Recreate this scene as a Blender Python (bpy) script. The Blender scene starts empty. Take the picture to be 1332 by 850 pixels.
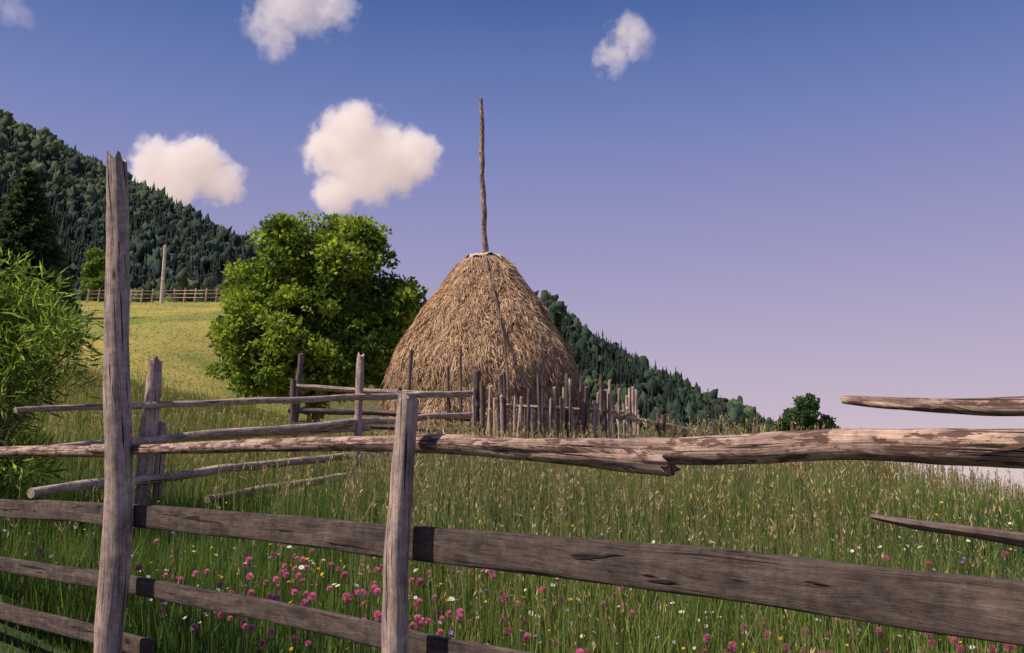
import bpy, math, random
import numpy as np
from mathutils import Vector, noise as mn
random.seed(7); rng=np.random.default_rng(7)
EYE=1.35; TH=math.radians(8.14); F=1153.5
def W(px,py,d):
    rx=(px-666)/F; ry=(425-py)/F
    dy=math.cos(TH)-ry*math.sin(TH); dz=math.sin(TH)+ry*math.cos(TH)
    s=d/dy
    return Vector((rx*s,d,EYE+dz*s))
def sst(a,b,x):
    t=np.clip((x-a)/(b-a),0,1); return t*t*(3-2*t)
# ---------------------------------------------------------------- terrain
def wav(x,y,s,ph=0):
    return (np.sin(x/s+1.3+ph+1.7*np.sin(y/s*0.7+ph))+np.sin(y/s*1.13+2.1*ph+1.3*np.sin(x/s*0.83)))*0.5
def G(x,y):
    x=np.asarray(x,float); y=np.asarray(y,float)
    base=np.interp(y,[-60,-5,3,4,5,6.5,8,10,12.5,15,22,30],[-1,-.25,0,.09,.2,.40,.58,.72,.80,.85,.88,.86])
    base=base-np.clip(x-2.8,0,14)*.15*sst(5,12,y)
    f=1-sst(-16,2,x)
    B=np.clip(y-9,0,None)*0.2
    B=np.where(y>86,15.4-np.clip(y-86,0,None)*0.12,B)
    B=np.clip(B,-45,None)
    fall=-np.clip(y-23,0,None)*0.13
    fall=np.maximum(fall,-48)
    z=base+f*B+(1-f)*fall
    z=np.where(y>200,np.maximum(z,-48),z)
    r=np.sqrt(x*x+y*y)
    z=z+wav(x,y,1.1)*0.02*(r<40)+wav(x,y,7.0,1)*0.12*sst(20,40,r)
    return z
def Gs(x,y): return float(G(x,y))
def mesh_obj(name,V,faces=None,loops=None,starts=None,mat=None,col=None,smooth=False,parent=None,uv=None):
    me=bpy.data.meshes.new(name)
    V=np.asarray(V,np.float32)
    if faces is not None:
        if isinstance(faces,np.ndarray):
            k=faces.shape[1]; loops=faces.ravel(); starts=np.arange(len(faces))*k
        else:
            ln=[len(f) for f in faces]; loops=np.concatenate([np.asarray(f) for f in faces]); starts=np.concatenate([[0],np.cumsum(ln)[:-1]])
    me.vertices.add(len(V)); me.vertices.foreach_set("co",V.ravel())
    me.loops.add(len(loops)); me.loops.foreach_set("vertex_index",np.asarray(loops,np.int32))
    me.polygons.add(len(starts)); me.polygons.foreach_set("loop_start",np.asarray(starts,np.int32))
    me.update(calc_edges=True)
    if smooth: me.polygons.foreach_set("use_smooth",np.ones(len(starts),bool))
    if col is not None:
        a=me.color_attributes.new("Col",'FLOAT_COLOR','POINT')
        c=np.ones((len(V),4),np.float32); c[:,:3]=col; a.data.foreach_set("color",c.ravel())
    if uv is not None:
        u=me.uv_layers.new(name="UVMap"); u.data.foreach_set("uv",np.asarray(uv,np.float32)[np.asarray(loops)].ravel())
    if mat: me.materials.append(mat)
    me.validate()
    ob=bpy.data.objects.new(name,me); bpy.context.collection.objects.link(ob)
    if parent: ob.parent=parent
    return ob
def empty(name,loc=(0,0,0)):
    e=bpy.data.objects.new(name,None); e.empty_display_size=.3; bpy.context.collection.objects.link(e); return e
# ---------------------------------------------------------------- materials
def mat_new(name):
    m=bpy.data.materials.new(name); m.use_nodes=True; nt=m.node_tree
    b=nt.nodes["Principled BSDF"]; b.inputs["Roughness"].default_value=.85
    b.inputs["Specular IOR Level"].default_value=.2
    return m,nt,b
def N(nt,t,**k):
    n=nt.nodes.new(t)
    for a,v in k.items(): setattr(n,a,v)
    return n
def ramp(nt,stops):
    r=N(nt,"ShaderNodeValToRGB"); e=r.color_ramp.elements
    while len(e)<len(stops): e.new(.5)
    for i,(p,c) in enumerate(stops):
        e[i].position=p; e[i].color=(*c,1) if len(c)==3 else c
    return r
def mixc(nt,fac,a,b,mode='MIX'):
    m=N(nt,"ShaderNodeMix",data_type='RGBA',blend_type=mode)
    for i,s in ((0,fac),(6,a),(7,b)):
        if hasattr(s,'is_linked') or hasattr(s,'links'): nt.links.new(s,m.inputs[i])
        else: m.inputs[i].default_value=s if i==0 else (*s,1)
    return m.outputs[2]
def wood_mat(name,light,dark,crack=(.035,.025,.022),bark=None,knots=True):
    m,nt,b=mat_new(name); L=nt.links.new
    uv=N(nt,"ShaderNodeUVMap"); 
    def nz(su,sv,sc,det=6,rough=.6,dist=0):
        mp=N(nt,"ShaderNodeMapping"); mp.inputs["Scale"].default_value=(su,sv,1); L(uv.outputs[0],mp.inputs[0])
        n=N(nt,"ShaderNodeTexNoise"); n.inputs["Scale"].default_value=sc; n.inputs["Detail"].default_value=det; n.inputs["Roughness"].default_value=rough; n.inputs["Distortion"].default_value=dist
        L(mp.outputs[0],n.inputs["Vector"]); return n.outputs["Fac"]
    g=nz(170,5,1.0,7,.7,.3); r=ramp(nt,[(.3,dark),(.68,light)]); L(g,r.inputs[0])
    c=nz(75,1.6,1.2,3,.55,.4); rc=ramp(nt,[(.35,(0,0,0)),(.385,(1,1,1))]); L(c,rc.inputs[0])
    col=mixc(nt,rc.outputs[0],crack,r.outputs[0])
    n2=nz(16,3.5,1.0,5,.6); r2=ramp(nt,[(.3,(.50,.48,.52)),(.68,(1.28,1.25,1.22))]); L(n2,r2.inputs[0])
    col=mixc(nt,1.0,col,r2.outputs[0],'MULTIPLY')
    tc=N(nt,"ShaderNodeTexCoord"); n3=N(nt,"ShaderNodeTexNoise"); n3.inputs["Scale"].default_value=26; n3.inputs["Detail"].default_value=6; n3.inputs["Roughness"].default_value=.7; L(tc.outputs["Object"],n3.inputs["Vector"])
    r3=ramp(nt,[(.33,(.6,.57,.6)),(.6,(1.12,1.1,1.08))]); L(n3.outputs["Fac"],r3.inputs[0])
    col=mixc(nt,1.0,col,r3.outputs[0],'MULTIPLY')
    if knots:
        mp=N(nt,"ShaderNodeMapping"); mp.inputs["Scale"].default_value=(9,3.2,1); L(uv.outputs[0],mp.inputs[0])
        vo=N(nt,"ShaderNodeTexVoronoi"); vo.inputs["Scale"].default_value=1; L(mp.outputs[0],vo.inputs["Vector"])
        rk=ramp(nt,[(.05,(.25,.2,.2)),(.12,(1,1,1))]); L(vo.outputs["Distance"],rk.inputs[0])
        col=mixc(nt,1.0,col,rk.outputs[0],'MULTIPLY')
    if bark:
        n4=nz(22,5.0,1.6,6,.7); r4=ramp(nt,[(.51,(0,0,0)),(.55,(1,1,1))]); L(n4,r4.inputs[0])
        col=mixc(nt,r4.outputs[0],col,bark)
    L(col,b.inputs["Base Color"])
    bp=N(nt,"ShaderNodeBump"); bp.inputs["Strength"].default_value=.9; bp.inputs["Distance"].default_value=.007
    a=N(nt,"ShaderNodeMath",operation='ADD'); L(g,a.inputs[0]); L(rc.outputs[0],a.inputs[1]); L(a.outputs[0],bp.inputs["Height"]); L(bp.outputs[0],b.inputs["Normal"])
    return m
post_mat=wood_mat("weathered_post",(.76,.60,.51),(.31,.225,.195))
board_mat=wood_mat("weathered_board",(.17,.13,.108),(.058,.045,.042))
log_mat=wood_mat("peeled_log",(.70,.51,.41),(.29,.19,.15),bark=(.14,.08,.065))
old_mat=wood_mat("old_fence_wood",(.78,.62,.48),(.33,.24,.19),knots=False)
dark_mat=wood_mat("dark_fence_wood",(.28,.215,.18),(.11,.08,.072),knots=False)
def leaf_mat(name,trans=.35,rough=.6):
    m,nt,b=mat_new(name); L=nt.links.new
    at=N(nt,"ShaderNodeAttribute"); at.attribute_name="Col"
    L(at.outputs["Color"],b.inputs["Base Color"]); b.inputs["Roughness"].default_value=rough
    if trans>0:
        t=N(nt,"ShaderNodeBsdfTranslucent"); c=mixc(nt,1.0,at.outputs["Color"],(1.5,1.5,.7),'MULTIPLY'); L(c,t.inputs[0])
        mx=N(nt,"ShaderNodeMixShader"); mx.inputs[0].default_value=trans; L(b.outputs[0],mx.inputs[1]); L(t.outputs[0],mx.inputs[2])
        L(mx.outputs[0],nt.nodes["Material Output"].inputs[0])
    return m
foliage=leaf_mat("foliage",.4); grassm=leaf_mat("grass",.3); flower=leaf_mat("petals",.25); haym=leaf_mat("hay_straw",0,.8); farfol=leaf_mat("far_foliage",0,.9)
# ---------------------------------------------------------------- sweep for logs & boards
def catmull(pts,n):
    P=[Vector(p) for p in pts]; m=len(P)
    out=[];ts=[]
    for i in range(n+1):
        t=i/n*(m-1); k=min(int(t),m-2); u=t-k
        p0=P[max(k-1,0)];p1=P[k];p2=P[k+1];p3=P[min(k+2,m-1)]
        if m==2: q=p1.lerp(p2,u)
        else: q=.5*((2*p1)+(p2-p0)*u+(2*p0-5*p1+4*p2-p3)*u*u+(3*p1-p0-3*p2+p3)*u**3)
        out.append(q); ts.append(t)
    return out,ts
def sweep(name,pts,ru,rv=None,mat=None,parent=None,seg=14,n=40,power=2,rough=.08,wob=.01,upv=None,endjag=.0,taperend=0):
    if not isinstance(ru,(list,tuple)): ru=[ru]*len(pts)
    rv=rv if rv is not None else ru
    if not isinstance(rv,(list,tuple)): rv=[rv]*len(pts)
    C,ts=catmull(pts,n); off=random.random()*100
    V=[];UV=[]; acc=0
    for i,(c,t) in enumerate(zip(C,ts)):
        tan=(C[min(i+1,n)]-C[max(i-1,0)]).normalized()
        up=Vector((0,0,1)) if abs(tan.z)<.8 else Vector((0,1,0))
        side=tan.cross(up).normalized(); up=side.cross(tan).normalized()
        if i: acc+=(C[i]-C[i-1]).length
        k0=min(int(t),len(ru)-2); fr=t-k0
        a=ru[k0]*(1-fr)+ru[k0+1]*fr
        b=rv[k0]*(1-fr)+rv[k0+1]*fr
        cc=c+side*mn.noise(Vector((acc*1.1,off,0)))*wob*2+up*mn.noise(Vector((acc*1.1,0,off)))*wob*2
        for j in range(seg+1):
            th=2*math.pi*j/seg
            cx,sx=math.cos(th),math.sin(th)
            e=2/power
            x=math.copysign(abs(cx)**e,cx)*a; y=math.copysign(abs(sx)**e,sx)*b
            k=1+rough*2*mn.noise(Vector((cx*1.3+off,sx*1.3,acc*2.5)))+rough*.8*mn.noise(Vector((cx*4+off,sx*4,acc*7)))
            p=cc+side*x*k+up*y*k
            if i in(0,n): p+=tan*endjag*mn.noise(Vector((cx*2,sx*2,off+i)))*2
            V.append(p); UV.append((j/seg*2*math.pi*(a+b)/2+off,acc))
    S=seg+1; Fc=[]
    for i in range(n):
        for j in range(seg):
            q=i*S+j; Fc.append([q,q+1,q+S+1,q+S])
    for i,rev in((0,True),(n,False)):
        base=len(V); ctr=sum((V[i*S+j] for j in range(seg)),Vector())/seg
        V.append(ctr); UV.append((off+.02,acc*(i>0)))
        for j in range(S):
            V.append(V[i*S+j].copy()); UV.append((off+.02+.02*math.cos(j),acc*(i>0)+.02*math.sin(j)))
        for j in range(seg):
            Fc.append([base,base+1+j+1,base+1+j] if rev else [base,base+1+j,base+2+j])
    return mesh_obj(name,[tuple(v) for v in V],faces=Fc,mat=mat,smooth=True,parent=parent,uv=UV)
# ---------------------------------------------------------------- ground sheet
def ground():
    m,nt,b=mat_new("meadow_ground"); L=nt.links.new
    at=N(nt,"ShaderNodeAttribute"); at.attribute_name="Col"
    tc=N(nt,"ShaderNodeTexCoord"); 
    n1=N(nt,"ShaderNodeTexNoise"); n1.inputs["Scale"].default_value=.13; n1.inputs["Detail"].default_value=9; n1.inputs["Roughness"].default_value=.65
    n2=N(nt,"ShaderNodeTexNoise"); n2.inputs["Scale"].default_value=6; n2.inputs["Detail"].default_value=6
    L(tc.outputs["Object"],n1.inputs["Vector"]); L(tc.outputs["Object"],n2.inputs["Vector"])
    r1=ramp(nt,[(.38,(.45,.65,.5)),(.58,(1.2,1.1,1.05))]); L(n1.outputs["Fac"],r1.inputs[0])
    r2=ramp(nt,[(.3,(.7,.7,.7)),(.7,(1.2,1.2,1.2))]); L(n2.outputs["Fac"],r2.inputs[0])
    c=mixc(nt,1.0,at.outputs["Color"],r1.outputs[0],'MULTIPLY'); c=mixc(nt,1.0,c,r2.outputs[0],'MULTIPLY')
    L(c,b.inputs["Base Color"])
    bp=N(nt,"ShaderNodeBump"); bp.inputs["Distance"].default_value=.15; bp.inputs["Strength"].default_value=.6; L(n2.outputs["Fac"],bp.inputs["Height"]); L(bp.outputs[0],b.inputs["Normal"])
    rad=np.concatenate([[0.3],np.geomspace(.8,12000,230)]); na=300
    A=np.linspace(0,2*np.pi,na,endpoint=False)
    R,T=np.meshgrid(rad,A,indexing='ij'); X=R*np.sin(T); Y=R*np.cos(T); Z=G(X,Y)
    V=np.stack([X,Y,Z],-1).reshape(-1,3)
    i=np.arange(len(rad)-1)[:,None]; j=np.arange(na)[None,:]
    q=np.stack([i*na+j,(i+1)*na+j,(i+1)*na+(j+1)%na,i*na+(j+1)%na],-1).reshape(-1,4)[:,::-1]
    x,y=V[:,0],V[:,1]; r=np.sqrt(x*x+y*y)
    near=np.array([.05,.07,.022]); hill=np.array([.36,.32,.08]); far=np.array([.08,.12,.06]); valley_haze=np.array([.62,.53,.56])
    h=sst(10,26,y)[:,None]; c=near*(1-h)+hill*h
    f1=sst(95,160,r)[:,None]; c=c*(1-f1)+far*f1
    f2=sst(150,420,r)[:,None]; c=c*(1-f2)+valley_haze*f2  # far valley fades to a mist tone: haze painted into the ground colour
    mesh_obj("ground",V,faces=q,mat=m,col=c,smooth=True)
ground()
# ---------------------------------------------------------------- hills + distant forest
def ridge(X):
    a=np.interp(X,[-1600,-900,-520,-441,-363,-285,-205,-100,0,120,400],[520,470,343,300,253,214,180,110,60,20,-48])
    b=np.interp(X,[-300,-160,-60,-15,38,75,144,222,262,340,420],[20,90,132,145,138,104,66,30,13,-20,-55])
    return np.maximum(a,b)
def HZ(X,Y):
    t=sst(260,900,Y); back=sst(900,1500,Y)
    return -50+(ridge(X)+50)*t**.8*(1-back*.6)+(wav(X,Y,45)*9+wav(X,Y,17,2)*3)*t
def hills():
    xs=np.linspace(-1600,430,170); ys=np.linspace(240,1500,90)
    X,Y=np.meshgrid(xs,ys,indexing='ij'); Z=HZ(X,Y)-4-14*sst(.30,.42,X/Y)
    V=np.stack([X,Y,Z],-1).reshape(-1,3); n=len(ys)
    i=np.arange(len(xs)-1)[:,None]; j=np.arange(n-1)[None,:]
    q=np.stack([i*n+j,(i+1)*n+j,(i+1)*n+j+1,i*n+j+1],-1).reshape(-1,4)
    m,nt,b=mat_new("forest_floor"); b.inputs["Base Color"].default_value=(.03,.05,.03,1)
    mesh_obj("forested_hill",V,faces=q,mat=m,smooth=True)
    import bmesh
    bm=bmesh.new(); bmesh.ops.create_icosphere(bm,subdivisions=2,radius=.5)
    iv=np.array([v.co[:] for v in bm.verts]); iff=np.array([[v.index for v in f.verts] for f in bm.faces]); bm.free()
    iv[:,2]+=.5
    sv=[];sf=[]
    for k in range(5):
        z0=.02+k*.18; z1=z0+.34-k*.02; r=.27*(1-k*.18)
        b0=len(sv); sv.append((0,0,min(z1,1)))
        for a in range(8):
            rr=r*(1 if a%2 else .5); t=a*math.pi/4+k
            sv.append((rr*math.cos(t),rr*math.sin(t),z0-(0.03 if a%2 else -.03)))
        for a in range(8): sf.append([b0,b0+1+a,b0+1+(a+1)%8])
    sv=np.array(sv); sf=np.array(sf)
    def batch(tv,tf,P,H,Wd,col,jit):
        n=len(P); ang=rng.random(n)*6.28; c,s=np.cos(ang)[:,None],np.sin(ang)[:,None]
        t=tv[None]*(1+rng.normal(0,jit,(n,len(tv),1)))
        x=(t[:,:,0]*c-t[:,:,1]*s)*Wd[:,None]; y=(t[:,:,0]*s+t[:,:,1]*c)*Wd[:,None]; z=t[:,:,2]*H[:,None]
        V=np.stack([x,y,z],-1)+P[:,None,:]
        Fa=(tf[None]+(np.arange(n)*len(tv))[:,None,None]).reshape(-1,3)
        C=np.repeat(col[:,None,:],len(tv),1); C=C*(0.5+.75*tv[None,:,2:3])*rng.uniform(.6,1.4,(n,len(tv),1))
        return V.reshape(-1,3),Fa,C.reshape(-1,3)
    n=40000
    u=rng.random(n); X=np.where(u<.7,rng.uniform(-800,-130,n),rng.uniform(-130,400,n)); Y=rng.uniform(400,950,n)
    m2=700; X=np.concatenate([X,rng.uniform(-900,330,m2)]); Y=np.concatenate([Y,rng.uniform(880,915,m2)])
    kk=X<Y*.31; tail=np.concatenate([np.zeros(n,bool),np.ones(m2,bool)])[kk]; X,Y=X[kk],Y[kk]; n=len(X)
    P=np.stack([X,Y,HZ(X,Y)-4.5],-1)
    pz=wav(X,Y,70,3)+.6*wav(X,Y,23,5)
    spr=(rng.random(n)<np.clip(.5-.45*pz,.12,.9)); spr=np.where(tail,rng.random(n)<.85,spr)
    patch=np.clip(pz+.1,0,1)[:,None]
    base=np.array([.019,.032,.015])+patch*np.array([.022,.027,.0])
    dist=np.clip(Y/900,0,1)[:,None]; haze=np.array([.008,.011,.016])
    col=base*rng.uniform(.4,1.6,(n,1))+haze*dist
    H=rng.uniform(4.5,9,n)*(1+.6*(rng.random(n)<.1)); 
    i1=np.where(spr)[0]; i2=np.where(~spr)[0]
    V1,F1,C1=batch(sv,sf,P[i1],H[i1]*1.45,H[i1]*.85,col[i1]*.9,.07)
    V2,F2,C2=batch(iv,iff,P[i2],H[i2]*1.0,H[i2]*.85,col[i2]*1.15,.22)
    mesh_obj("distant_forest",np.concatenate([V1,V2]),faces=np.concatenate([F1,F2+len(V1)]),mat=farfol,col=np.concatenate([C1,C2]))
hills()
# ---------------------------------------------------------------- leaves
def unit(v): return v/np.maximum(np.linalg.norm(v,axis=-1,keepdims=True),1e-6)
def leaves_mesh(P,D,Lh,Wd,col):
    n=len(P); D=unit(D); s=unit(np.cross(D,unit(rng.normal(size=(n,3)))))
    nn=np.cross(D,s)
    L=Lh[:,None];w=Wd[:,None]
    V=np.stack([P,P+D*L*.45+s*w*.5+nn*w*.12,P+D*L,P+D*L*.45-s*w*.5+nn*w*.12],1).reshape(-1,3)
    Fc=np.arange(4*n).reshape(n,4)
    return V,Fc,np.repeat(col,4,0)
def crown(name,blobs,nclump,nleaf,cr,L,Wd,cols,parent,updown=0.1,shell=.55,spread=1.0):
    B=np.array(blobs); pr=B[:,3]**2; pr/=pr.sum()
    k=rng.choice(len(B),nclump,p=pr); d=unit(rng.normal(size=(nclump,3))); rr=B[k,3:4]*(shell+(1-shell)*rng.random((nclump,1))**.6)
    C=B[k,:3]+d*rr
    tint=rng.random(nclump)
    cl=rng.integers(0,nclump,nleaf)
    crr=cr*(.6+.8*rng.random(nclump))
    off=unit(rng.normal(size=(nleaf,3)))*(rng.random((nleaf,1))**.45)*crr[cl][:,None]*np.array([1,1,.62])
    P=C[cl]+off
    D=unit(off)+rng.normal(size=(nleaf,3))*.6+np.array([0,0,updown])
    c0,c1=np.array(cols[0]),np.array(cols[1])
    t=np.clip(tint[cl]+rng.normal(0,.2,nleaf),0,1)[:,None]
    col=(c0*(1-t)+c1*t)*rng.uniform(.75,1.25,(nleaf,1))
    V,Fc,Cc=leaves_mesh(P,D,L*rng.uniform(.6,1.3,nleaf),Wd*rng.uniform(.7,1.3,nleaf),col)
    mesh_obj(name,V,faces=Fc,mat=foliage,col=Cc,parent=parent)
    return C
def blobs_px(lst,d,jit=.0):
    out=[]
    for (px,py,r) in lst:
        dd=d+random.uniform(-jit,jit); p=W(px,py,dd); out.append((p.x,p.y,p.z,r*dd/F*.97))
    return out
def broadleaf(name,px,d,blist,nclump,nleaf,cr,L,Wd,cols,trunk_r,jit):
    e=empty(name); b=blobs_px(blist,d,jit)
    x=W(px,590,d).x; z0=Gs(x,d)
    C=crown("crown",b,nclump,nleaf,cr,L,Wd,cols,e)
    top=max(q[2] for q in b)
    sweep("trunk",[(x,d,z0-.3),(x+.1,d,z0+(top-z0)*.35),(x-.05,d+.1,top)],[trunk_r,trunk_r*.7,trunk_r*.2],mat=dark_mat,parent=e,seg=10,n=14,wob=.05)
    for i in range(min(16,len(C))):
        c=C[random.randrange(len(C))]; t=random.uniform(.15,.6)
        s=Vector((x,d,z0+(top-z0)*t)); mid=s.lerp(Vector(c),.5)+Vector((0,0,-.1))
        sweep("limb_%d"%(i+1),[s,mid,Vector(c)],[trunk_r*.4,trunk_r*.25,trunk_r*.08],mat=dark_mat,parent=e,seg=6,n=8,wob=.04)
    return e
broadleaf("broadleaf_tree",405,27,[(388,335,50),(455,340,48),(345,370,44),(325,425,46),(318,470,34),(508,398,38),(533,400,22),(420,410,78),(370,460,60),(472,450,58),(345,490,32),(420,490,45),(500,455,34),(430,306,24),(372,304,24),(470,310,20)],
   620,84000,.40,.16,.11,[(.060,.12,.028),(.36,.44,.075)],.22,1.1)
def willow():
    e=empty("willow_bush"); d=7.4
    bl=blobs_px([(28,425,55),(75,425,28),(0,380,45),(-60,400,80),(10,480,62),(55,480,38),(-50,520,90),(10,550,50),(30,600,35),(-20,640,55),(-120,560,90),(85,445,18)],d,.35)
    C=crown("leaves",bl,230,15000,.20,.13,.017,[(.06,.12,.03),(.36,.46,.09)],e,updown=.2,shell=.3)
    base=Vector((-4.5,d,Gs(-4.5,d)-.1))
    for i in range(26):
        c=Vector(C[random.randrange(len(C))]); mid=base.lerp(c,.5)+Vector((random.uniform(-.1,.1),random.uniform(-.1,.1),.1))
        sweep("stem_%d"%(i+1),[base+Vector((random.uniform(-.2,.2),random.uniform(-.2,.2),0)),mid,c],[.02,.012,.004],mat=dark_mat,parent=e,seg=6,n=8)
willow()
def spruce(name,px,d,ptop,width,nf,cols,basez=None,dens=1):
    e=empty(name); p=W(px,ptop,d); x=p.x; z0=Gs(x,d) if basez is None else basez
    h=p.z-z0; R=width*d/F/2
    nl=max(12,int(h*2.6)); lev=rng.integers(0,nl,nf); t=(lev/nl)*.97+.03
    az=(rng.integers(0,9,nf)*(2*np.pi/9)+lev*1.7+rng.normal(0,.13,nf))
    s=rng.random(nf)**.65
    rr=R*(1-t)**.8*(.75+.35*np.sin(az*3+lev*2.3)**2)
    zz=z0+h*t - rr*s*.28+rng.normal(0,.03*h/8,nf)
    P=np.stack([x+np.cos(az)*rr*s,d+np.sin(az)*rr*s,zz],-1)
    D=np.stack([np.cos(az),np.sin(az),-.45+0*az],-1)+rng.normal(size=(nf,3))*.45
    L=np.full(nf,h*.045+.12)*rng.uniform(.6,1.3,nf); L*= (1-t*.5)
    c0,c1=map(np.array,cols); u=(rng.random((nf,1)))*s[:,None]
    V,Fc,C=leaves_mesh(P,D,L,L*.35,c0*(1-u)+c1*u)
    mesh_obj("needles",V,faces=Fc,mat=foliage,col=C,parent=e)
    sweep("trunk",[(x,d,z0-.3),(x,d,z0+h*.98)],[h*.018,h*.003],mat=dark_mat,parent=e,seg=8,n=8)
SC=[(.03,.06,.03),(.09,.14,.055)]
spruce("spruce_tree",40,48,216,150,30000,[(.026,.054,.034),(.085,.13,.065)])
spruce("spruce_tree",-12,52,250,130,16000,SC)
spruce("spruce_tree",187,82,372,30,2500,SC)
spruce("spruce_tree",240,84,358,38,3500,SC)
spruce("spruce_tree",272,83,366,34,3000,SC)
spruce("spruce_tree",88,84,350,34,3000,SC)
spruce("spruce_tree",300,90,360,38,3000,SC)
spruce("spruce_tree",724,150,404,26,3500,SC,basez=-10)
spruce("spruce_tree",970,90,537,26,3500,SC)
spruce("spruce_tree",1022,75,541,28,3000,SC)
broadleaf("birch_tree",126,84,[(126,340,16),(120,360,15),(133,368,14),(125,380,13)],70,4500,.5,.35,.25,[(.09,.15,.035),(.2,.28,.06)],.12,.5)
broadleaf("round_tree",1048,55,[(1048,527,13),(1038,543,21),(1062,545,19),(1025,557,15),(1048,570,30),(1074,560,14),(1048,590,30)],160,15000,.34,.2,.14,[(.035,.075,.035),(.11,.17,.06)],.15,.6)
broadleaf("low_shrub",1090,19,[(1020,608,14),(1050,610,15),(1080,607,16),(1112,610,17),(1140,616,14)],90,7000,.12,.07,.045,[(.035,.07,.03),(.12,.17,.05)],.03,.4)
# ---------------------------------------------------------------- haystack
def haystack():
    e=empty("haystack"); d=18.; cx=W(630,590,d).x
    prof_px=[(333,4),(336,22),(343,32),(356,42),(385,64),(410,82),(450,107),(480,121),(510,130),(550,133),(585,131),(640,124)]
    Z=np.array([W(630,p,d).z for p,_ in prof_px]); R=np.array([r*d/F for _,r in prof_px])
    zs=Z[::-1]; rs=R[::-1]
    def lump(z,a):
        return .030*np.sin(3*a+z*1.3)+.022*np.sin(7*a+2.1*z)+.014*np.sin(13*a-5*z)+.012*np.sin(z*6.5+2*np.sin(3*a))
    def rad(z,a=0): 
        return np.interp(z,zs,rs)*(1+lump(z,a))
    nz,na=90,140; zz=np.linspace(zs[0],zs[-1],nz); aa=np.linspace(0,2*np.pi,na,endpoint=False)
    ZZ,AA=np.meshgrid(zz,aa,indexing='ij'); RR=rad(ZZ,AA)*.97+rng.normal(0,.012,ZZ.shape)
    V=np.stack([cx+RR*np.cos(AA),d+RR*np.sin(AA),ZZ],-1).reshape(-1,3)
    i=np.arange(nz-1)[:,None]; j=np.arange(na)[None,:]
    q=np.stack([i*na+j,i*na+(j+1)%na,(i+1)*na+(j+1)%na,(i+1)*na+j],-1).reshape(-1,4)
    mesh_obj("hay_body",V,faces=q,mat=haym,col=np.tile([.20,.12,.066],(len(V),1)),parent=e,smooth=True)
    n=90000; t=rng.random(n)**.8; z=zs[-1]-(zs[-1]-zs[0])*t; a=rng.random(n)*2*np.pi
    nw=4200; wz=zs[-1]-(zs[-1]-zs[0])*rng.random(nw)**.8; wa=rng.random(nw)*2*np.pi; wt=rng.normal(0,.28,nw); wc=rng.random(nw); wo=rng.random(nw)
    k=rng.integers(0,nw,n); g=rng.random(n)<.6
    z=np.where(g,np.minimum(wz[k]+rng.normal(0,.06,n),zs[-1]-.01),z); a=np.where(g,wa[k]+rng.normal(0,.018,n)/np.maximum(rad(z)/2,.15),a)
    r=rad(z,a)*.975
    P=np.stack([cx+r*np.cos(a),d+r*np.sin(a),z],-1)
    r2=rad(z-.3,a); out=np.stack([np.cos(a),np.sin(a),0*a],-1); tang=np.stack([-np.sin(a),np.cos(a),0*a],-1)
    tw=np.where(g,wt[k]*.35+rng.normal(0,.08,n),rng.normal(0,.3,n))
    D=unit(np.array([0,0,-.3])+out*((r2-rad(z,a))[:,None]-.0)+tang*tw[:,None]+out*rng.normal(.012,.035,n)[:,None])
    L=rng.uniform(.05,.28,n)
    w=rng.uniform(.004,.010,n)[:,None]
    P=P+out*(np.where(g,.05*wo[k],0)+rng.uniform(-.01,.025,n))[:,None]
    s=unit(np.cross(D,out)+rng.normal(0,.4,(n,3)))*w
    mid=P+D*L[:,None]*.5+out*.012; tip=P+D*L[:,None]+rng.normal(0,.03,(n,3))
    V=np.stack([P-s,P+s,mid+s*.9,mid-s*.9,tip],1).reshape(-1,3)
    b=np.arange(n)*5
    loops=np.stack([b,b+1,b+2,b+3,b+3,b+2,b+4],1).ravel(); st=(np.arange(n)*7)[:,None]+np.array([0,4])
    c0,c1=np.array([.44,.265,.145]),np.array([.92,.64,.40]); u=np.clip(np.where(g,wc[k]*.8,rng.random(n)*.8)+rng.normal(0,.15,n)+.05,0,1)[:,None]
    patch=.5+.5*np.sin(a*2.3+z*1.9)*np.sin(z*3.1-a)
    band=1-.18*np.exp(-((z-2.6)/.5)**2)
    col=(c0*(1-u)+c1*u)*rng.uniform(.7,1.15,(n,1))*((.80+.25*patch)*band)[:,None]
    mesh_obj("hay_strands",V,loops=loops,starts=st.ravel(),mat=haym,col=np.repeat(col,5,0),parent=e)
    nr,na=12,56; V=[]
    for i in range(nr):
        for j in range(na):
            A=2*math.pi*j/na; lim=.40+.26*mn.noise(Vector((math.cos(A)*3,math.sin(A)*3,3)))
            rr=lim*i/(nr-1)
            z=np.interp(rr,R[:],Z[:])+.03+.05*mn.noise(Vector((rr*9*math.cos(A),rr*9*math.sin(A),1)))
            V.append((cx+rr*math.cos(A)*1.05,d+rr*math.sin(A)*1.05,float(z)))
    q=[[i*na+j,(i+1)*na+j,(i+1)*na+(j+1)%na,i*na+(j+1)%na] for i in range(nr-1) for j in range(na)]
    m,nt,bb=mat_new("pale_cloth"); nn=N(nt,"ShaderNodeTexNoise"); nn.inputs["Scale"].default_value=14; rr=ramp(nt,[(.42,(.48,.33,.22)),(.6,(.75,.62,.50))]); nt.links.new(nn.outputs[0],rr.inputs[0]); nt.links.new(rr.outputs[0],bb.inputs["Base Color"])
    mesh_obj("top_cover",V,faces=q,mat=m,parent=e,smooth=True)
    zt=zs[-1]
    sweep("centre_pole",[(cx,d,zt-.5),W(630,300,d),W(627,215,d),W(626,129,d)],[.064,.060,.054,.04],mat=log_mat,parent=e,seg=10,n=70,rough=.16,wob=.016)
    pts=[]
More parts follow.
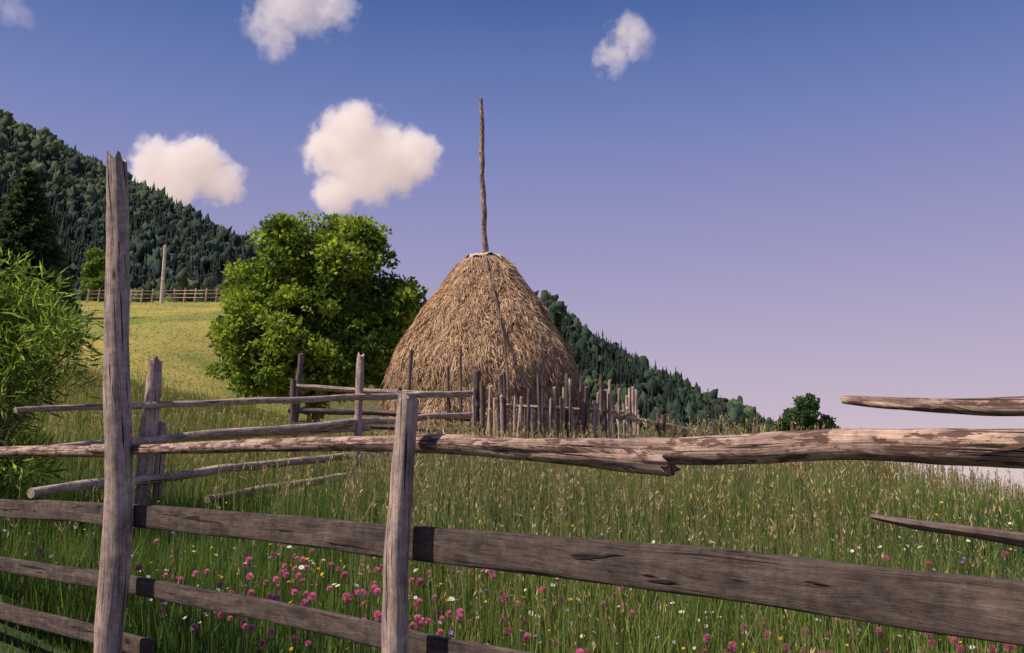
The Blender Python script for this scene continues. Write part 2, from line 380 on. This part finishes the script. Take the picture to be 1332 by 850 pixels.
    for (px,py) in [(632,336),(636,352),(645,390),(652,425),(658,460),(661,500),(662,530)]:
        w=W(px,py,d); dx=(px-630)*d/F; r=float(rad(w.z,-math.pi/2))
        yy=d-math.sqrt(max(r*r-dx*dx,0))-.2; pts.append(W(px,py,yy))
    sweep("rope",pts,[.022]*len(pts),mat=dark_mat,parent=e,seg=6,n=50,wob=.012)
haystack()
# ---------------------------------------------------------------- fences
def part(e,name,pts,r,mat,**k): return sweep(name,[W(*p) for p in pts],[q*1.0 for q in r],mat=mat,parent=e,**k)
def fence_front():
    e=empty("wooden_fence")
    dA,dB=4.3,3.05
    a=W(155,850,dA); 
    sweep("tall_post",[(a.x+.0,dA-.12,Gs(a.x,dA)-.3),W(153,640,dA-.12),W(151,420,dA-.12),W(149,212,dA-.12)],[.066,.062,.056,.046],mat=post_mat,parent=e,seg=24,n=140,rough=.07,wob=.008,endjag=.04)
    b=W(517,850,dB)
    sweep("short_post",[(b.x,dB-.09,Gs(b.x,dB)-.3),W(517,830,dB-.09),W(521,700,dB-.09),W(535,517,dB-.09)],[.045,.043,.040,.034],mat=post_mat,parent=e,seg=24,n=110,rough=.11,wob=.008,endjag=.02)
    c=W(1420,850,1.62)
    sweep("end_post",[(c.x,1.62,Gs(c.x,1.62)-.3),(c.x,1.62,1.75)],[.05,.045],mat=post_mat,parent=e,seg=16,n=40)
    part(e,"top_rail_1",[(-120,592,5.9),(0,588,5.25),(80,588,4.75),(145,590,4.38)],[.034,.032,.03,.028],log_mat,seg=16,n=60,wob=.006)
    part(e,"top_rail_2",[(120,585,4.44),(330,582,3.68),(540,577,3.06),(700,585,2.75),(872,597,2.44)],[.022,.026,.031,.034,.036],log_mat,seg=20,n=160,rough=.1,wob=.006,endjag=.02)
    part(e,"top_rail_3",[(560,578,3.02),(700,580,2.72),(860,586,2.46),(985,583,2.28),(1100,578,2.12),(1250,580,1.93),(1440,584,1.72)],[.012,.022,.036,.038,.036,.038,.038],log_mat,seg=22,n=180,rough=.11,wob=.008)
    def board(nm,P,h,t,m=board_mat,**kk):
        return sweep(nm,[W(*p) for p in P],[t]*len(P),h,mat=m,parent=e,seg=28,n=110,power=7,rough=kk.get('rough',.045),wob=.005,endjag=.01)
    board("board_1",[(-120,652,6.0),(0,661,5.28),(140,670,4.42),(330,685,3.72),(512,704,3.13)],[.048,.050,.052,.054,.055],.020)
    board("board_2",[(512,704,3.10),(700,722,2.72),(900,745,2.4),(1120,773,2.08),(1332,798,1.84),(1440,812,1.74)],[.055,.058,.061,.060,.062,.062],.022)
    board("lower_board_1",[(-120,712,6.1),(0,733,5.3),(150,758,4.42),(330,792,3.75),(500,828,3.2),(650,858,2.85),(900,905,2.4)],[.040]*7,.016)
    board("lower_board_2",[(-120,772,6.1),(0,794,5.3),(195,845,4.25)],[.045,.045,.04],.016)
    part(e,"broken_branch",[(1095,521,1.98),(1160,524,1.9),(1240,526,1.82),(1300,527,1.76),(1440,524,1.64)],[.008,.0125,.014,.017,.018],log_mat,seg=14,n=90,rough=.2,wob=.006,endjag=.01)
    part(e,"twig",[(1240,527,1.82),(1285,524,1.78),(1318,519,1.76)],[.008,.008,.004],log_mat,seg=8,n=20,rough=.2)
    part(e,"broken_stick",[(1132,671,2.02),(1190,682,1.95),(1260,692,1.86),(1332,703,1.8),(1440,716,1.7)],[.005,.011,.012,.014,.015],dark_mat,seg=12,n=80,rough=.22,wob=.008,endjag=.01)
fence_front()
def fence_mid():
    e=empty("rail_fence")
    def post(nm,px,pt,d,r,lean=0,m=old_mat):
        x=W(px-lean,590,d).x; sweep(nm,[(x,d,Gs(x,d)-.25),W(px-lean*.4,(pt+600)/2,d),W(px,pt,d)],[r*1.05,r,r*.85],mat=m,parent=e,seg=12,n=40,rough=.1,endjag=.03)
    post("post_1",202,468,8.0,.07,17,post_mat); post("post_2",211,551,8.1,.045,2); post("post_3",470,462,10.4,.048,8,post_mat)
    part(e,"rail_1",[(20,533,6.7),(195,527,7.9),(468,517,10.3),(612,512,13.7)],[.022,.028,.038,.05],old_mat,seg=10,n=60,wob=.008)
    part(e,"rail_2",[(60,583,6.9),(215,570,8),(465,550,10.4),(612,540,13.7)],[.028,.038,.045,.045],old_mat,seg=10,n=60,wob=.012)
    part(e,"rail_3",[(40,642,6.7),(150,628,7.5),(300,610,8.7),(460,593,10.5),(508,589,11.2)],[.038,.042,.042,.042,.04],old_mat,seg=10,n=60,wob=.012)
    part(e,"rail_4",[(270,650,8.4),(400,628,9.9),(600,601,13.4)],[.04,.045,.045],old_mat,seg=10,n=50,wob=.012)
    part(e,"rail_5",[(190,574,7.8),(330,566,9.0),(480,558,10.6)],[.03,.03,.03],old_mat,seg=10,n=50,wob=.012)
fence_mid()
def fence_back():
    e=empty("rail_fence")
    def post(nm,px,pt,d,r,lean=0):
        x=W(px-lean,590,d).x; sweep(nm,[(x,d,Gs(x,d)-.25),W(px,pt,d)],[r,r*.8],mat=dark_mat,parent=e,seg=10,n=24,rough=.1,endjag=.03)
    post("post_1",392,460,14.6,.06,14); post("post_2",535,456,14.8,.045,12); post("post_3",600,450,15.2,.028,0); post("post_4",382,495,14.2,.06,0)
    post("post_5",582,478,15,.035,-6); post("post_6",520,505,14.4,.045,0)
    part(e,"rail_1",[(378,503,14.3),(500,510,14.6),(615,513,14.6)],[.045,.045,.04],old_mat,seg=10,n=40,wob=.01)
    part(e,"rail_2",[(375,533,14.2),(500,538,14.5),(612,545,14.4)],[.05,.05,.04],dark_mat,seg=10,n=40,wob=.01)
    part(e,"rail_3",[(385,552,14.2),(500,556,14.5),(612,560,14.4)],[.05,.05,.04],dark_mat,seg=10,n=40,wob=.01)
fence_back()
def picket():
    e=empty("picket_fence")
    P0=W(618,590,14.1);P1=W(700,590,14.0);P2=W(786,590,14.6);P3=Vector((2.35,17,0));P4=Vector((2.3,20.5,0))
    C,_=catmull([P0,P1,P2,P3,P4],76)
    for i,c in enumerate(C):
        if random.random()<.07: continue
        z=Gs(c.x,c.y); top=random.uniform(2.18,2.62) if random.random()<.8 else 2.05
        lx=random.uniform(-.07,.07); r=random.uniform(.024,.042)
        m=random.choice([old_mat,old_mat,post_mat,dark_mat])
        sweep("picket_%d"%(i+1),[(c.x+random.uniform(-.02,.02),c.y,z-.1),(c.x+lx,c.y-.02,top)],[r,r*.75],mat=m,parent=e,seg=8,n=12,rough=.12,endjag=.04,wob=.012)
    for nm,p,h,r in(("corner_post_1",P0,1.75,.075),("corner_post_2",P2,1.55,.075),("corner_post_3",P4,1.5,.07),("post_4",C[9],1.7,.055),("post_5",C[27],1.75,.05)):
        z=Gs(p.x,p.y); sweep(nm,[(p.x,p.y+.1,z-.3),(p.x+.01,p.y+.1,z+h)],[r,r*.9],mat=dark_mat,parent=e,seg=12,n=24,rough=.1,endjag=.03)
    for k,h in enumerate((.5,1.2)):
        pts=[Vector((c.x,c.y+.06,Gs(c.x,c.y)+h)) for c in C[::12]]
        sweep("stringer_%d"%(k+1),pts,[.032]*len(pts),mat=old_mat,parent=e,seg=8,n=50,wob=.01)
    e2=empty("rail_fence")
    part(e2,"rail_1",[(795,541,15.2),(860,552,17),(930,566,19.5)],[.045,.045,.04],old_mat,seg=8,n=30,wob=.01)
    part(e2,"rail_2",[(795,566,15.2),(860,572,17),(930,583,19.5)],[.04,.045,.04],old_mat,seg=8,n=30,wob=.01)
    part(e2,"rail_3",[(850,556,16.8),(985,580,22),(1060,592,24)],[.04,.04,.035],old_mat,seg=8,n=30,wob=.01)
    for i,(px,pt,d,r) in enumerate(((797,530,15.3,.05),(855,537,16.8,.05),(863,540,17,.06),(927,555,19.4,.045),(986,540,22,.045),(1075,585,23.5,.05))):
        x=W(px,590,d).x; sweep("post_%d"%(i+1),[(x,d,Gs(x,d)-.2),W(px,pt,d)],[r,r*.85],mat=dark_mat,parent=e2,seg=8,n=14,rough=.1)
    e3=empty("brush_pile")
    for i in range(50):
        px=random.uniform(940,1110); a=random.uniform(-30,30); d=random.uniform(14,16)
        x0=W(px,590,d).x; g=Gs(x0,d); q=W(px-a*1.2,600,d)
        sweep("stick_%d"%(i+1),[(q.x,d,g+random.uniform(0,.25)),(x0+a*.012,d+random.uniform(-.4,.4),g+random.uniform(.6,1.1))],[.025,.01],mat=random.choice([old_mat,dark_mat,post_mat]),parent=e3,seg=6,n=10,wob=.03)
picket()
def far_fence():
    e=empty("pasture_fence")
    xs=np.linspace(100,300,15)
    pr=None
    for i,px in enumerate(xs):
        d=79+2*math.sin(i); x=W(px,590,d).x; z=Gs(x,d)
        sweep("post_%d"%(i+1),[(x,d,z-.2),(x+.1,d,z+1.3)],[.09,.08],mat=old_mat,parent=e,seg=6,n=6)
        if pr:
            for k,h in enumerate((.45,.8,1.1)):
                sweep("rail_%d_%d"%(i,k+1),[(pr[0],pr[1],pr[2]+h),(x,d,z+h)],[.04,.04],mat=old_mat,parent=e,seg=6,n=5)
        pr=(x,d,z)
    u=empty("utility_pole"); d=76; t=W(215,319,d); x=t.x-.05
    m=wood_mat("pale_pole",(.8,.72,.64),(.62,.54,.48),knots=False)
    sweep("pole",[(x,d,Gs(x,d)-.5),t],[.17,.13],mat=m,parent=u,seg=10,n=14,rough=.02,wob=.0)
    sweep("insulator_arm",[(t.x-.25,d,t.z-.2),(t.x+.25,d,t.z-.2)],[.04,.04],mat=dark_mat,parent=u,seg=6,n=5)
far_fence()
# ---------------------------------------------------------------- grass
fa=np.array([-3.06,5.3]); fb=np.array([1.06,1.84])
def behind(x,y,m=.25):
    dx,dy=fb-fa; return ((x-fa[0])*(-dy)+(y-fa[1])*dx)/math.hypot(dx,dy)
def scatter(n,y0,y1,p=1.0,wide=.66):
    y=np.sqrt(rng.random(n)*(y1**2-y0**2)+y0**2) if p==1 else y0+(y1-y0)*rng.random(n)**p
    x=rng.uniform(-1,1,n)*(y*wide+.8); return x,y
def blades(x,y,h,w,c0,c1,lean,big=0):
    n=len(x); z=G(x,y)-.02
    a=rng.random(n)*2*np.pi; l=np.abs(rng.normal(0,1,n))*lean
    wa=rng.random(n)*np.pi; s=np.stack([np.cos(wa),np.sin(wa),0*wa],-1)*w[:,None]*.5
    P=np.stack([x,y,z],-1); dv=np.stack([np.cos(a)*l*h,np.sin(a)*l*h,h],-1)
    mid=P+dv*np.array([.35,.35,.55]); tip=P+dv
    V=np.stack([P-s,P+s,mid+s*.85,mid-s*.85,tip],1).reshape(-1,3)
    b=np.arange(n)*5; loops=np.stack([b,b+1,b+2,b+3,b+3,b+2,b+4],1).ravel(); st=((np.arange(n)*7)[:,None]+np.array([0,4])).ravel()
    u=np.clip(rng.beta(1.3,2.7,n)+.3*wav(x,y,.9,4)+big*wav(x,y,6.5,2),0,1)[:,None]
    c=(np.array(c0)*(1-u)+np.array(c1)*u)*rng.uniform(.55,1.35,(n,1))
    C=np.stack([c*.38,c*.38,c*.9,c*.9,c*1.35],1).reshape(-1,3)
    return V,loops,st,C
def join(parts):
    V=[];Lp=[];S=[];C=[];nv=0;nl=0
    for v,l,s,c in parts: V.append(v);Lp.append(l+nv);S.append(s+nl);C.append(c);nv+=len(v);nl+=len(l)
    return np.concatenate(V),np.concatenate(Lp),np.concatenate(S),np.concatenate(C)
def meadow():
    parts=[]
    gA,gB=(.062,.135,.034),(.28,.34,.075)
    x,y=scatter(110000,2.6,9); k=behind(x,y)>.3; x,y=x[k],y[k]; n=len(x)
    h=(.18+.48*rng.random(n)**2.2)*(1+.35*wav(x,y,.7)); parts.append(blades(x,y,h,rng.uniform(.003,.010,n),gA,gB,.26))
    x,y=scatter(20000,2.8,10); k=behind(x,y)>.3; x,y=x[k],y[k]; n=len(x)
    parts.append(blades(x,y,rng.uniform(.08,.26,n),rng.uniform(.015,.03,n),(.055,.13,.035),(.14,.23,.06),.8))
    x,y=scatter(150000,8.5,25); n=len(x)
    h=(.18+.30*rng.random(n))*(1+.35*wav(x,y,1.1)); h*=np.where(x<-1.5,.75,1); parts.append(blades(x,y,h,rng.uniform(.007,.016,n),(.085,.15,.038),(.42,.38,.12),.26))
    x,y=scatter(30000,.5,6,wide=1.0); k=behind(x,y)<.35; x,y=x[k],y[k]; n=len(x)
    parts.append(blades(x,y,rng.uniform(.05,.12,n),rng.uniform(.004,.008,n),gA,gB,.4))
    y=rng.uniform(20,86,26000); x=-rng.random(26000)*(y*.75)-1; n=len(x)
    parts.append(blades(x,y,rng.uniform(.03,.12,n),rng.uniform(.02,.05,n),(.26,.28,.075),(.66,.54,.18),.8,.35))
    V,L,S,C=join(parts); mesh_obj("meadow_grass",V,loops=L,starts=S,mat=grassm,col=C)
    x,y=scatter(30000,3.0,24,p=.85); k=(behind(x,y)>.4)&((x>-.18*y)|(rng.random(len(x))<.3))&((y>6)|(rng.random(len(x))<.7))&(rng.random(len(x))<.6+.6*wav(x,y,1.3,1)); x,y=x[k],y[k]; n=len(x)
    z=G(x,y); h=rng.uniform(.38,.95,n)*np.where(y<6,.85,1.0)*np.where(x<-1,.75,1)*(1+.25*wav(x,y,1.6,2))*np.where(x>.42*y,.85,1); a=rng.random(n)*6.28; l=np.abs(rng.normal(0,.15,n))
    P=np.stack([x,y,z],-1); top=P+np.stack([np.cos(a)*l*h,np.sin(a)*l*h,h],-1)
    D=unit(top-P); parts=[]
    wst=(.0012+.00018*y)[:,None]; s=np.stack([np.ones(n),0*x,0*x],-1)*wst
    V=np.stack([P-s,P+s,top+s,top-s],1).reshape(-1,3); L=np.arange(4*n); S=np.arange(n)*4
    cs=np.array([.34,.33,.13])*rng.uniform(.6,1.2,(n,1)); parts.append((V,L,S,np.repeat(cs,4,0)))
    warm=rng.random((n,1)); ch=(np.array([.74,.54,.30])*(1-warm)+np.array([.34,.25,.15])*warm)*rng.uniform(.5,1.3,(n,1))
    for q in range(6):
        m=rng.uniform(-.02,.12,n)[:,None]; sp=rng.normal(0,.02,(n,3))
        Pc=top-D*m+sp*.35
        Ll=rng.uniform(.025,.07,n)*np.where(y<6,.6,1); v,f,c=leaves_mesh(Pc,D+rng.normal(0,.35,(n,3)),Ll,.004+.0007*y,ch)
        parts.append((v,f.ravel(),np.arange(len(f))*4,c))
    V,L,S,C=join(parts); mesh_obj("grass_seed_heads",V,loops=L,starts=S,mat=grassm,col=C)
meadow()
def flowers():
    def place(name,tv,tf,tc,n,y0,y1,hmin,hmax,scale,cl,p=1.6):
        nc=max(4,n//8); cx,cy=scatter(nc,y0,y1,p=p,wide=.6); k=rng.integers(0,nc,n)
        x=cx[k]+rng.normal(0,cl,n); y=cy[k]+rng.normal(0,cl,n); ok=(behind(x,y)>.35)&(y>2.9); x,y=x[ok],y[ok]; n=len(x)
        z=G(x,y)+rng.uniform(hmin,hmax,n); sc=scale*rng.uniform(.7,1.25,n)
        ax=unit(np.stack([rng.normal(0,.4,n),rng.normal(-.3,.4,n),np.ones(n)],-1))
        e1=unit(np.cross(ax,np.array([[0,1.,.2]]))); e2=np.cross(ax,e1)
        V=(tv[None,:,0:1]*e1[:,None]+tv[None,:,1:2]*e2[:,None]+tv[None,:,2:3]*ax[:,None])*sc[:,None,None]+np.stack([x,y,z],-1)[:,None]
        Fl=(tf[None]+(np.arange(n)*len(tv))[:,None,None]).reshape(-1,tf.shape[1])
        C=np.repeat(tc[None],n,0)*rng.uniform(.7,1.2,(n,1,1))
        V=V.reshape(-1,3);C=C.reshape(-1,3)
        zb=G(x,y); s=np.array([.0018,0,0]); B=np.stack([x,y,zb],-1); T=np.stack([x,y,z],-1)
        SV=np.stack([B-s,B+s,T+s,T-s],1).reshape(-1,3)
        Vv,L,S,Cc=join([(V,Fl.ravel(),np.arange(len(Fl))*tf.shape[1],C),(SV,np.arange(4*n),np.arange(n)*4,np.tile([.09,.14,.04],(4*n,1)))])
        mesh_obj(name,Vv,loops=L,starts=S,mat=flower,col=Cc)
    v=[];f=[];c=[]
    for i in range(70):
        t=math.acos(1-1.75*(i+.5)/70); a=i*2.4
        o=Vector((math.sin(t)*math.cos(a),math.sin(t)*math.sin(a),math.cos(t)*1.05)); s=o.orthogonal().normalized()*.16
        b=len(v); v+=[o*.45-s,o*.45+s,o*1.05+s*.7+Vector((0,0,.12)),o*1.05-s*.7+Vector((0,0,.12))]; f.append([b,b+1,b+2,b+3])
        c+=[(.50,.08,.30)]*2+[(.90,.34,.66)]*2
    place("red_clover",np.array([p[:] for p in v]),np.array(f),np.array(c),860,2.9,5.4,.34,.56,.0175,.36,p=1.4)
    v=[];f=[];c=[]
    for i in range(14):
        a=i*2*math.pi/14; d=np.array([math.cos(a),math.sin(a),.1]); s=np.array([-math.sin(a),math.cos(a),0])*.17
        b=len(v); v+=[d*.25-s*.5,d*.25+s*.5,d+s,d-s]; f.append([b,b+1,b+2,b+3]); c+=[(.78,.76,.72)]*4
    for i in range(8):
        a=i*math.pi/4; b=len(v); v+=[np.array([0,0,.2]),np.array([.3*math.cos(a),.3*math.sin(a),.08]),np.array([.3*math.cos(a+.4),.3*math.sin(a+.4),.08]),np.array([.3*math.cos(a+.8),.3*math.sin(a+.8),.08])]; f.append([b,b+1,b+2,b+3]); c+=[(.7,.45,.04)]*4
    place("daisies",np.array(v),np.array(f),np.array(c),620,2.9,6,.32,.52,.0125,.35)
    v=[];f=[];c=[]
    for i in range(5):
        a=i*2*math.pi/5; d=np.array([math.cos(a),math.sin(a),.5]); s=np.array([-math.sin(a),math.cos(a),0])*.5
        b=len(v); v+=[np.array([0,0,0.]),d*.6+s,d,d*.6-s]; f.append([b,b+1,b+2,b+3]); c+=[(.78,.52,.03)]*4
    place("buttercups",np.array(v),np.array(f),np.array(c),420,2.9,7,.32,.52,.011,.4)
    c2=np.array([(.34,.17,.5)]*len(c)); place("bluebells",np.array(v),np.array(f),c2,340,2.9,7,.32,.52,.012,.3)
flowers()
# ---------------------------------------------------------------- clouds (volumes)
def cloud(px,py,blobs,d=1500,dens=.10,amp=34,wisp=0.16,seed=0,ns=.018,fine=.3):
    c=W(px,py,d); sc=d/F
    m=bpy.data.materials.new("cloud_vapour"); m.use_nodes=True; nt=m.node_tree; L=nt.links.new
    nt.nodes.remove(nt.nodes["Principled BSDF"]); out=nt.nodes["Material Output"]
    tc=N(nt,"ShaderNodeTexCoord"); 
    def vm(op,a,b=None,s=None):
        n=N(nt,"ShaderNodeVectorMath",operation=op); L(a,n.inputs[0])
        if b is not None:
            if isinstance(b,tuple): n.inputs[1].default_value=b
            else: L(b,n.inputs[1])
        if s is not None: n.inputs["Scale"].default_value=s
        return n
    def ma(op,a,b=None,cl=False):
        n=N(nt,"ShaderNodeMath",operation=op,use_clamp=cl)
        for i,q in enumerate((a,b)):
            if q is None: continue
            if isinstance(q,(int,float)): n.inputs[i].default_value=q
            else: L(q,n.inputs[i])
        return n.outputs[0]
    P=tc.outputs["Object"]; Ps=vm('ADD',P,(seed*91.,seed*37.,0)).outputs[0]
    nz=N(nt,"ShaderNodeTexNoise"); nz.inputs["Scale"].default_value=ns; nz.inputs["Detail"].default_value=4; nz.inputs["Roughness"].default_value=.62; L(Ps,nz.inputs["Vector"])
    o=vm('SUBTRACT',nz.outputs["Color"],(.5,.5,.5)).outputs[0]; o=vm('SCALE',o,s=amp*2.6).outputs[0]
    Q=vm('ADD',P,o).outputs[0]
    n2=N(nt,"ShaderNodeTexNoise"); n2.inputs["Scale"].default_value=.05; n2.inputs["Detail"].default_value=4; n2.inputs["Roughness"].default_value=.68; L(Ps,n2.inputs["Vector"])
    cur=None; mx=0;my=0
    for (bx,by,r) in blobs:
        p=((bx-px)*sc,random.uniform(-.3,.3)*r*sc,-(by-py)*sc); R=r*sc; mx=max(mx,abs(p[0])+R);my=max(my,abs(p[2])+R)
        dd=vm('DISTANCE',Q,p).outputs["Value"]; v=ma('SUBTRACT',1.0,ma('DIVIDE',dd,R))
        cur=v if cur is None else ma('MAXIMUM',cur,v)
    cur=ma('ADD',cur,ma('MULTIPLY',ma('SUBTRACT',n2.outputs["Fac"],.5),fine*3))
    den=ma('MULTIPLY',ma('DIVIDE',cur,wisp,True),dens)
    sca=N(nt,"ShaderNodeVolumeScatter"); L(den,sca.inputs["Density"]); sca.inputs["Color"].default_value=(.95,.93,.95,1)
    em=N(nt,"ShaderNodeEmission"); em.inputs[0].default_value=(.86,.66,.60,1)
    L(ma('MULTIPLY',den,.44),em.inputs[1])  # glow added to the vapour, stands in for multiply scattered sunlight
    ad=N(nt,"ShaderNodeAddShader"); L(sca.outputs[0],ad.inputs[0]); L(em.outputs[0],ad.inputs[1]); L(ad.outputs[0],out.inputs["Volume"])
    m.cycles.volume_step_rate=1.3
    import bmesh
    bm=bmesh.new(); bmesh.ops.create_icosphere(bm,subdivisions=3,radius=1)
    a=(mx+amp*.5)*1.14; b=(my+amp*.5)*1.14
    for v in bm.verts: v.co=Vector((v.co.x*a,v.co.y*b*1.0,v.co.z*b))
    me=bpy.data.meshes.new("cloud"); bm.to_mesh(me); bm.free(); me.materials.append(m)
    ob=bpy.data.objects.new("cloud",me); ob.location=c; bpy.context.collection.objects.link(ob)
cloud(483,200,[(458,180,50),(505,205,52),(430,198,40),(542,205,38),(475,232,44),(442,258,32)],seed=1,amp=26,fine=.36,wisp=.55,dens=.075)
cloud(238,228,[(205,215,43),(255,214,40),(232,245,36),(290,240,34)],seed=2,amp=26,fine=.36,wisp=.55,dens=.075)
cloud(380,20,[(375,0,55),(340,28,30),(435,10,38),(365,55,28)],seed=3,dens=.016,wisp=.6,amp=40,ns=.022,fine=.5)
cloud(815,52,[(822,32,26),(828,58,26),(795,76,26)],seed=4,dens=.02,wisp=.6,amp=32,ns=.025,fine=.5)
cloud(22,18,[(20,14,26),(8,4,20)],seed=5,dens=.006,wisp=.5,amp=30,fine=.4)
# ---------------------------------------------------------------- light
sd=Vector((-.62,-.20,.80)).normalized()
el=math.asin(sd.z); az=math.atan2(sd.x,sd.y)
su=bpy.data.lights.new("sun",'SUN'); su.energy=5.0; su.angle=math.radians(.5); su.color=(1,.89,.75)
so=bpy.data.objects.new("sun",su); so.rotation_euler=sd.to_track_quat('Z','Y').to_euler(); bpy.context.collection.objects.link(so)
w=bpy.data.worlds.new("World"); bpy.context.scene.world=w; w.use_nodes=True; nt=w.node_tree; L=nt.links.new
bg=nt.nodes["Background"]; bg.inputs[1].default_value=.115
sk=N(nt,"ShaderNodeTexSky",sky_type='NISHITA'); sk.sun_disc=False; sk.sun_elevation=el; sk.sun_rotation=az
tc=N(nt,"ShaderNodeTexCoord"); sp=N(nt,"ShaderNodeSeparateXYZ"); L(tc.outputs["Generated"],sp.inputs[0])
def lin(c): return tuple(((v/255)/12.92 if v/255<.04045 else ((v/255+.055)/1.055)**2.4) for v in c)
r=ramp(nt,[(0,lin((206,186,196))),(.05,lin((188,170,190))),(.2,lin((154,147,186))),(.36,lin((110,123,177))),(.48,lin((66,94,154))),(1,lin((52,76,134)))]); L(sp.outputs["Z"],r.inputs[0])
sc=N(nt,"ShaderNodeVectorMath",operation='SCALE'); L(r.outputs[0],sc.inputs[0]); sc.inputs["Scale"].default_value=9.6
mxx=N(nt,"ShaderNodeMix",data_type='RGBA'); mxx.inputs[0].default_value=.92; L(sk.outputs[0],mxx.inputs[6]); L(sc.outputs[0],mxx.inputs[7]); L(mxx.outputs[2],bg.inputs[0])
# ---------------------------------------------------------------- camera
cd=bpy.data.cameras.new("camera"); cd.sensor_width=36; cd.lens=F*36/1332; cd.clip_start=.05; cd.clip_end=30000
co=bpy.data.objects.new("camera",cd); co.location=(0,0,EYE); co.rotation_euler=(math.pi/2+TH,0,0); bpy.context.collection.objects.link(co)
s=bpy.context.scene; s.camera=co; s.view_settings.view_transform='Standard'; s.view_settings.look='None'; s.view_settings.exposure=0
